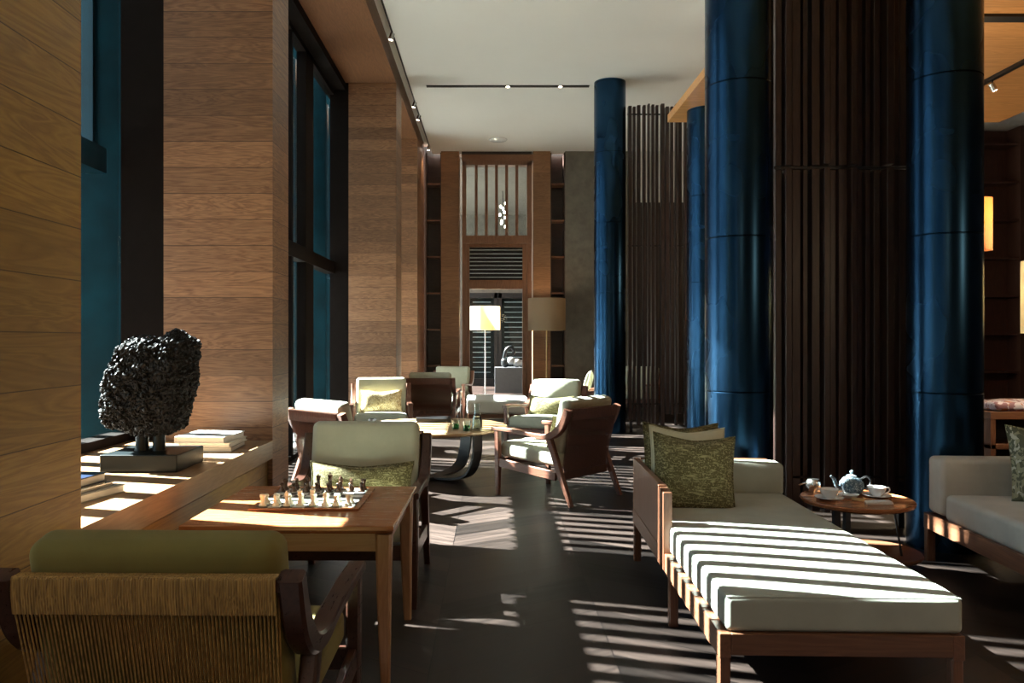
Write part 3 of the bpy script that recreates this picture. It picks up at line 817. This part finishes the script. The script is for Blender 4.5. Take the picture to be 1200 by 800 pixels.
# ------------------------------------------------------------------ daybed
r = empty('daybed', (1.23, 3.66, 0), D(-1.8), 'long backless daybed with pale grey-green mattress in sunstripes at right', 'daybed')
L0, L1 = -1.0, 1.0   # near end, far end (local y)
hw = .405
m = MB(); m.rbox((0, -.04 + .0, .362), (.80, 1.90, .125), .022, 4, .006); mt_ = m.build('mattress', M['suede_bed'], r, True)
m = MB(); q_ = [(-.392, -.982), (.392, -.982), (.392, .902), (-.392, .902), (-.392, -.982)]
m.tube([(x, y, .419) for (x, y) in q_], .0035, 6); m.build('piping', M['suede_bed'], mt_, True)
m = MB(); m.rbox((0, .90, .50), (.82, .15, .19), .03, 4, .004); m.build('bolster', M['suede_bed'], r, True)
hr = .378
for sx_ in (-hw, hr):
    MB().box(sx_ - .02, L0 + .0, .215, sx_ + .02, L1, .30, .004).build('side_rail', M['walnut'], r)
MB().box(-hw + .02, L0, .225, hr - .02, L0 + .04, .30, .004).build('end_rail', M['walnutx'], r)
MB().box(-hw + .02, L1 - .04, .215, hr - .02, L1, .60, .004).build('end_panel', M['walnutx'], r)
MB().box(-hw + .02, L0 + .04, .27, hr - .02, L1 - .04, .298).build('platform', M['walnut'], r)
for sx_ in (-hw, hr):
    for y in (L0 + .03, -.10, L1 - .04):
        MB().band([(sx_, y, 0), (sx_, y, .215)], .042, .042, (1, 0, 0)).build('leg', M['walnutz'], r)
# raised side panel on the left of the far half, ending in three posts
MB().box(-hw - .018, .17, .30, -hw + .012, L1, .60, .004).build('side_panel', M['walnutz'], r)
for k, (y, zt) in enumerate(((.15, .598), (.085, .592), (.02, .586))):
    MB().box(-hw - .026, y - .022, .22, -hw + .016, y + .022, zt, .004).build('panel_post', M['walnutz'], r)
# webbing straps over the low rail
for k in range(7):
    y = -.09 - k * .125
    MB().box(-hw - .021, y - .03, .212, -hw + .021, y + .03, .303, .004).build('rail_strap', M['walnutz'], r)
gp = 'pillows on the daybed'
throw_pillow('throw_pillow', .43, .43, .13, M['pillow_olive'], 'front olive chenille square pillow on the daybed', (1.065, 4.15, .588), (D(-17), D(3), D(-5)), 'pillow', gp)
throw_pillow('throw_pillow', .41, .43, .10, M['pillow_cream'], 'cream-edged pillow sandwiched in the middle behind the front olive one', (1.065, 4.29, .612), (D(-14), D(2), D(-3)), 'pillow', gp)
throw_pillow('throw_pillow', .42, .43, .10, M['pillow_olive'], 'rearmost olive pillow of the daybed, leaning at the left corner', (1.055, 4.405, .62), (D(-6), D(1), D(-2)), 'pillow', gp)

# ------------------------------------------------------------------ side table with tea set
tx, ty, TZ = 2.0, 4.31, .43
r = empty('side_table', (tx, ty, 0), 0, 'small two-tier round walnut side table between daybed and sofa', 'side table')
m = MB(); m.lathe([(0, TZ - .03), (.27, TZ - .03), (.288, TZ - .02), (.292, TZ - .006), (.288, TZ), (.282, TZ - .004), (0, TZ - .004)], 48); m.build('table_top', M['table_top'], r, True)
m = MB(); m.lathe([(0, .10), (.25, .10), (.255, .112), (.25, .122), (0, .122)], 48, (.13, .09, 0)); m.build('lower_shelf', M['walnutx'], r, True)
for x in (-.115, -.055): MB().box(x - .013, -.02, 0, x + .013, .02, TZ - .03).build('leg', M['black'], r)
MB().tube([(.20, .0, TZ - .03), (.235, -.03, .1), (.24, -.035, 0)], .006, 8).build('rod_leg', M['black'], r)
MB().tube([(.0, .22, TZ - .03), (.04, .28, 0)], .006, 8).build('rod_leg', M['black'], r)
TZ -= .0035
def cup(x, y, label, hang):
    s = empty('saucer', (x, y, TZ), 0, label.replace('teacup', 'saucer under the teacup'), 'saucer', 'white saucers')
    MB().lathe([(0, 0), (.035, 0), (.06, .008), (.076, .014), (.075, .016), (.055, .011), (.03, .005), (0, .005)], 36).build('saucer_dish', M['white'], s, True)
    r = empty('teacup', (x, y, TZ + .0062), hang, label, 'cup', 'white teacups')
    MB().lathe([(0, 0), (.022, 0), (.024, .004), (.034, .014), (.045, .034), (.05, .052), (.048, .052), (.043, .034), (.03, .014), (0, .008)], 36).build('cup_bowl', M['white'], r, True)
    MB().tube(bez([(.046, 0, .044), (.066, 0, .046), (.072, 0, .032), (.058, 0, .018), (.038, 0, .016)], 4), .0035, 8).build('handle', M['white'], r, True)
cup(1.845, 4.30, 'white teacup on the left side of side table', D(-20))
cup(2.135, 4.36, 'white teacup on the right side of side table', D(0))
x, y = W(998, 579, TZ)
r = empty('teapot', (x, y, TZ), D(180), 'blue and white floral porcelain teapot on the side table', 'teapot')
MB().lathe([(0, 0), (.035, 0), (.04, .004), (.058, .02), (.066, .045), (.062, .07), (.045, .092), (.028, .1)], 36).build('pot_body', M['teapot'], r, True)
ld = MB().lathe([(.03, .0995), (.028, .106), (.015, .112), (.006, .1145), (0, .115)], 28).build('lid', M['teapot'], r, True)
MB().lathe([(.006, .1145), (.006, .12), (.011, .127), (.008, .134), (0, .136)], 20).build('lid_knob', M['teapot'], ld, True)
MB().tube(bez([(.055, 0, .03), (.085, 0, .05), (.10, 0, .085), (.118, 0, .105)], 4), [.014, .013, .012, .012, .011, .01, .01, .009, .009, .008, .008, .008, .007], 10).build('spout', M['teapot'], r, True)
MB().tube(bez([(-.05, 0, .085), (-.085, 0, .1), (-.108, 0, .075), (-.095, 0, .04), (-.06, 0, .03)], 5), .0055, 8).build('handle', M['black'], r, True)
r = empty('sugar_pot', (1.84, 4.50, TZ), 0, 'small silver pot with a lid behind the left teacup', 'sugar pot')
MB().lathe([(0, 0), (.02, 0), (.022, .01), (.038, .03), (.042, .05), (.036, .065)], 24).build('pot_body', M['silver'], r, True)
MB().lathe([(.037, .0652), (.03, .075), (0, .08)], 24).build('lid', M['silver'], r, True)
MB().tube([(-.035, 0, .055), (-.06, 0, .05), (-.085, 0, .042)], .005, 8).build('handle', M['silver'], r, True)
o = MB().lathe([(0, 0), (.04, 0), (.058, .018), (.056, .019), (.038, .005), (0, .005)], 32).build('dish', M['white'], None, True)
o.location = (1.975, 4.36, TZ); tag(o, 'small white dish between the two teacups', 'dish')
o = MB().rbox((0, 0, .008), (.07, .028, .014), .006, 3).build('biscuit', M['biscuit'], None, True); o.location = (1.985, 4.26, TZ); o.rotation_euler.z = D(-35)
tag(o, 'golden finger biscuit on the side table in front of dish', 'biscuit')
m = MB(); m.add([(-.07, -.04, 0), (.07, -.045, 0), (.08, .03, .002), (-.05, .04, 0), (-.07, -.04, .008), (.06, -.045, .016), (.08, .03, .01), (-.05, .04, .006)],
      [(3, 2, 1, 0), (4, 5, 6, 7), (0, 1, 5, 4), (1, 2, 6, 5), (2, 3, 7, 6), (3, 0, 4, 7)])
o = m.build('napkin', M['napkin']); o.location = (2.06, 4.21, TZ); tag(o, 'folded white napkin on the front edge of side table', 'napkin')

# ------------------------------------------------------------------ right sofa
r = empty('sofa', (2.56, 4.68, 0), D(-3.5), 'warm grey suede sofa with wooden rail cut off by right edge', 'sofa')
# local: x to the right, y negative toward camera
m = MB(); m.rbox((.385, -.12, .455), (.74, .17, .33), .03, 4); m.build('end_bolster', M['suede_sofa'], r, True)
m = MB(); m.rbox((.29, -1.16, .345), (.53, 1.90, .15), .03, 4, .012); m.build('seat_cushion', M['suede_sofa'], r, True)
m = MB(); m.rbox((.66, -1.16, .65), (.19, 1.88, .52), .05, 4); m.build('back_cushion', M['suede_sofa'], r, True)
m = MB(); m.box(0, -2.2, .19, .03, -.02, .28, .004); m.box(.03, -.045, .19, .78, -.02, .28, .004); m.box(.765, -2.2, .19, .795, -.02, .75, .004); m.box(.03, -2.2, .19, .765, -2.17, .28, .004)
m.build('frame_rail', M['walnut'], r)
MB().box(.03, -2.17, .245, .765, -.045, .27).build('platform', M['walnut'], r)
for (x, y) in ((.025, -.045), (.025, -2.17), (.765, -.045), (.765, -2.17)):
    MB().band([(x, y, 0), (x, y, .19)], .05, .045).build('leg', M['walnutz'], r)
throw_pillow('throw_pillow', .42, .42, .14, M['leaf_print'], 'grey-green leaf-print pillow on the right sofa at the frame edge', (3.03, 4.25, .625), (D(-12), 0, D(-12)), 'pillow', None)

# console behind the sofa with a patterned textile
r = empty('console_table', (4.75, 6.5, 0), 0, 'low brown wooden console with open shelves behind the right sofa', 'console')
for (z0, z1) in ((.66, .72), (.42, .46), (.20, .24)): MB().box(-.75, -.2, z0, .75, .2, z1, .004).build('shelf', M['walnutx'], r)
for x in (-.75, .71): MB().box(x, -.2, 0, x + .04, .2, .66).build('side_panel', M['walnutz'], r)
MB().box(-.70, .18, .05, .70, .2, .66).build('back_panel', M['dark'], r)
o = MB().rbox((0, 0, .035), (1.4, .36, .07), .03, 3, .01, None, 0, .02).build('folded_textile', M['textile'], None, True); o.location = (4.75, 6.5, .726)
tag(o, 'purple and rust blossom-patterned textile folded along console top', 'textile')

# ------------------------------------------------------------------ lamps
def floor_lamp(x, y, zt, zb, rad, mat, pole, label, power, col=(1, .75, .45), bulb=True):
    r = empty('floor_lamp', (x, y, 0), 0, label, 'lamp')
    MB().lathe([(0, 0), (rad * .5, 0), (rad * .5, .018), (.02, .022), (0, .022)], 32).build('base', pole, r, True)
    MB().tube([(0, 0, .02), (0, 0, zb + (zt - zb) * .45)], .012, 10).build('pole', pole, r, True)
    m = MB(); n = 48; m.lathe([(rad, zb), (rad, zt), (rad - .006, zt), (rad - .006, zb), (rad, zb)], n, cap=False); ls = m.build('lamp_shade', mat, r, True)
    m = MB()
    for k in range(3):
        a = 2 * PI * k / 3; m.tube([(0, 0, zb + (zt - zb) * .4), (math.cos(a) * (rad - .004), math.sin(a) * (rad - .004), zb + .02)], .003, 5)
    m.build('shade_carrier', pole, ls)
    m = MB(); m.lathe([(0, 0), (.02, .005), (.032, .035), (.026, .06), (0, .072)], 16, (0, 0, zb + (zt - zb) * .45)); m.build('bulb', M['bulb_warm'], r, True)
    l = bpy.data.lights.new('lamp_light', 'POINT'); l.energy = power; l.color = col; l.shadow_soft_size = .08
    lo = bpy.data.objects.new('lamp_light', l); COL.objects.link(lo); lo.parent = r; lo.location = (0, 0, zb + (zt - zb) * .45 + .15)
    return r
floor_lamp(-.17, 18.4, 2.08, 1.53, .35, M['shade_cream'], M['silver'], 'floor lamp with lit cream shade standing inside the far doorway', 40, (1, .85, .62))
floor_lamp(1.0, 14.45, 2.06, 1.47, .345, M['shade_taupe'], M['brass'], 'floor lamp with wide taupe drum shade right of the far doorway', 14)
floor_lamp(3.93, 6.35, 2.44, 2.02, .10, M['shade_orange'], M['brass'], 'tall slim floor lamp with orange shade behind the right column', 25)
floor_lamp(4.28, 5.9, 1.9, 1.35, .26, M['shade_cream'], M['brass'], 'floor lamp with glowing cream shade at the right edge', 70, (1, .84, .6))

# plinth with sculpture inside the doorway
o = MB().box(-.4, -.35, 0, .4, .35, .62, .006).build('display_plinth', M['plinth_grey']); o.location = (.46, 19.5, 0)
tag(o, 'blue-grey box plinth inside the far doorway', 'plinth')
r = empty('knot_sculpture', (.46, 19.45, .62), 0, 'small black and white rounded knot sculpture on the grey plinth', 'sculpture')
m = MB(); m.rbox((-.14, 0, .12), (.22, .22, .24), .1, 5); m.build('dark_lobe', M['black_stone'], r, True)
m = MB()
for (x, z, q) in ((.0, .16, .10), (.15, .11, .11), (.26, .09, .09)): m.rbox((x, -.06, z), (q * 2, q * 2, q * 2), q, 5)
m.build('pale_lobe', M['grey_book'], r, True)
m = MB(); m.tube(bez([(-.18, 0, .2), (-.12, 0, .42), (.0, 0, .5), (.08, 0, .38), (-.02, 0, .28)], 5), .045, 10); m.build('looped_arm', M['black_stone'], r, True)

# ottoman
r = empty('ottoman', (.08, 12.6, 0), D(2), 'low pale upholstered ottoman in front of the far doorway', 'ottoman')
MB().rbox((0, 0, .27), (.98, 1.2, .22), .04, 4, .01).build('cushion', M['white_leather'], r, True)
MB().box(-.47, -.58, .1, .47, .58, .16).build('base_frame', M['walnutx'], r)
for sx_ in (-1, 1):
    for sy_ in (-1, 1): MB().band([(sx_ * .42, sy_ * .52, 0), (sx_ * .42, sy_ * .52, .1)], .04, .04).build('leg', M['walnutz'], r)

# ------------------------------------------------------------------ ceiling fittings
r = empty('lighting_track', (-1.19, 6.5, 5.06), 0, 'black lighting track running along the left ceiling edge', 'track')
MB().box(-.015, -7, -.10, .015, 8.4, 0).build('track_rail', M['black'], r)
def spot(x, y, z, tilt, rz, label, grp):
    r = empty('spotlight', (x, y, z), rz, label, 'spotlight', grp)
    MB().tube([(0, 0, 0), (0, 0, -.07)], .007, 8).build('stem', M['black'], r)
    a = D(tilt); dx, dz = math.sin(a), -math.cos(a)
    _h = MB(); _h.tube([(-dx * .03, 0, -.06 - dz * .03), (dx * .05, 0, -.06 + dz * .05)], .028, 14)
    lh = _h.build('lamp_head', M['silver'], r, True)
    MB().tube([(dx * .051, 0, -.06 + dz * .051), (dx * .054, 0, -.06 + dz * .054)], .022, 14).build('lens', M['spot_glow'], lh, True)
    l = bpy.data.lights.new('spot_beam', 'SPOT'); l.energy = 30; l.color = (1, .72, .42); l.spot_size = D(75); l.spot_blend = .8; l.shadow_soft_size = .02
    lo = bpy.data.objects.new('spot_beam', l); COL.objects.link(lo); lo.parent = r; lo.location = (dx * .07, 0, -.06 + dz * .07)
    lo.rotation_euler = (0, D(-tilt), 0)
    return r
gs = 'spotlights on the left ceiling track'
spot(-1.19, 9.3, 4.96, -18, 0, 'spotlight on the left track, nearest the camera', gs)
spot(-1.19, 12.0, 4.96, -18, 0, 'spotlight on left track, nearer one of the middle pair', gs)
spot(-1.19, 12.7, 4.96, -18, 0, 'spotlight on left track, farther one of the middle pair', gs)
spot(-1.19, 14.7, 4.96, -10, 0, 'spotlight on the left track, farthest from the camera', gs)
r = empty('lighting_track', (5.0, 6.5, 3.93), 0, 'black lighting track across the honey wood ceiling at right', 'track')
MB().box(-.025, -4, -.035, .025, 2.8, 0).build('track_rail', M['black'], r)
spot(5.0, 7.85, 3.895, 30, 0, 'spotlight on right wood ceiling track, nearer the camera', 'spotlights on the wood ceiling track')
spot(5.0, 8.05, 3.895, -25, 0, 'spotlight on the right wood ceiling track, tilted left behind the other', 'spotlights on the wood ceiling track')
r = empty('ceiling_slot_light', (.22, 11.2, ZC), 0, 'long narrow black slot light set in the white ceiling', 'ceiling light')
MB().box(-1.16, -.035, -.012, 1.16, .035, 0).build('slot_trim', M['black'], r)
for x in (.0, .75): MB().lathe([(0, -.018), (.025, -.018), (.025, -.012), (0, -.012)], 12, (x, 0, 0)).build('lamp_lens', M['spot_glow'], r)
o = MB().lathe([(0, -.035), (.07, -.035), (.16, -.015), (.17, 0), (0, 0)], 32).build('ceiling_speaker', M['white'], None, True); o.location = (.1, 14.2, ZC)
tag(o, 'round white disc fixed to the ceiling before the far wall', 'smoke detector')
r = empty('chandelier', (.25, 19, 4.9), 0, 'small sparkling chandelier behind the slatted window over the doorway', 'chandelier')
MB().tube([(0, 0, 0), (0, 0, -.5)], .01, 6).build('stem', M['black'], r)
m = MB()
for k in range(9):
    a = k * 2.4; m.rbox((.07 * math.cos(a), .07 * math.sin(a), -.3 - k * .07), (.05, .05, .07), .02, 2)
m.build('crystals', M['spot_glow'], r, True)

# ------------------------------------------------------------------ light
sun = bpy.data.lights.new('sun', 'SUN'); sun.energy = SUN = 112.0; sun.angle = D(.45); sun.color = (1, .96, .9)
so = bpy.data.objects.new('sun', sun); COL.objects.link(so)
so.rotation_euler = Vector((1, -.28, -.905)).to_track_quat('-Z', 'Y').to_euler()
wd = bpy.data.worlds.new('world'); SC.world = wd; wd.use_nodes = True
bg = wd.node_tree.nodes['Background']; bg.inputs[0].default_value = (.82, .93, 1.0, 1); bg.inputs[1].default_value = 2.8
def portal(loc, rot, sx_, sy_):
    l = bpy.data.lights.new('window_portal', 'AREA'); l.shape = 'RECTANGLE'; l.size = sx_; l.size_y = sy_; l.cycles.is_portal = True
    o = bpy.data.objects.new('window_portal', l); COL.objects.link(o); o.location = loc; o.rotation_euler = rot
for (y0, y1, z0) in ((2.5, 4.68, .7), (5.04, 10.7, 0), (11.3, 13.7, 0), (-3.6, 1.95, .5), (15.7, 22.5, 0)):
    portal((XG - .2, (y0 + y1) / 2, (z0 + 4.70) / 2), (0, D(-90), 0), 4.70 - z0, y1 - y0)

for (x, y, z, e) in ((4.6, 1.0, 2.2, 50), (5.2, 9.5, 2.4, 45), (.6, -1.5, 2.6, 25), (3.5, 11.5, 2.4, 20)):  # warm fill points with no fixtures, added to brighten the room
    l = bpy.data.lights.new('warm_fill_light', 'POINT'); l.energy = e; l.color = (1, .74, .46); l.shadow_soft_size = .25
    o = bpy.data.objects.new('warm_fill_light', l); COL.objects.link(o); o.location = (x, y, z)

# ------------------------------------------------------------------ camera
cam = bpy.data.cameras.new('camera'); cam.sensor_width = 36; cam.lens = F / 1200 * 36
cam.shift_x = 23 / 1200; cam.shift_y = -2 / 1200; cam.clip_start = .05
co = bpy.data.objects.new('camera', cam); COL.objects.link(co); co.location = (0, 0, 1.3); co.rotation_euler = (PI / 2, 0, 0)
SC.camera = co
SC.view_settings.view_transform = 'Standard'; SC.view_settings.look = 'None'; SC.view_settings.gamma = 1
SC.view_settings.use_curve_mapping = False; SC.view_settings.exposure = 0
cy_ = SC.cycles
cy_.use_denoising = True
try: cy_.denoiser = 'OPENIMAGEDENOISE'
except Exception: pass
cy_.max_bounces = 8; cy_.diffuse_bounces = 4; cy_.glossy_bounces = 3; cy_.transparent_max_bounces = 16; cy_.transmission_bounces = 4
cy_.sample_clamp_indirect = 6; cy_.caustics_reflective = False; cy_.caustics_refractive = False
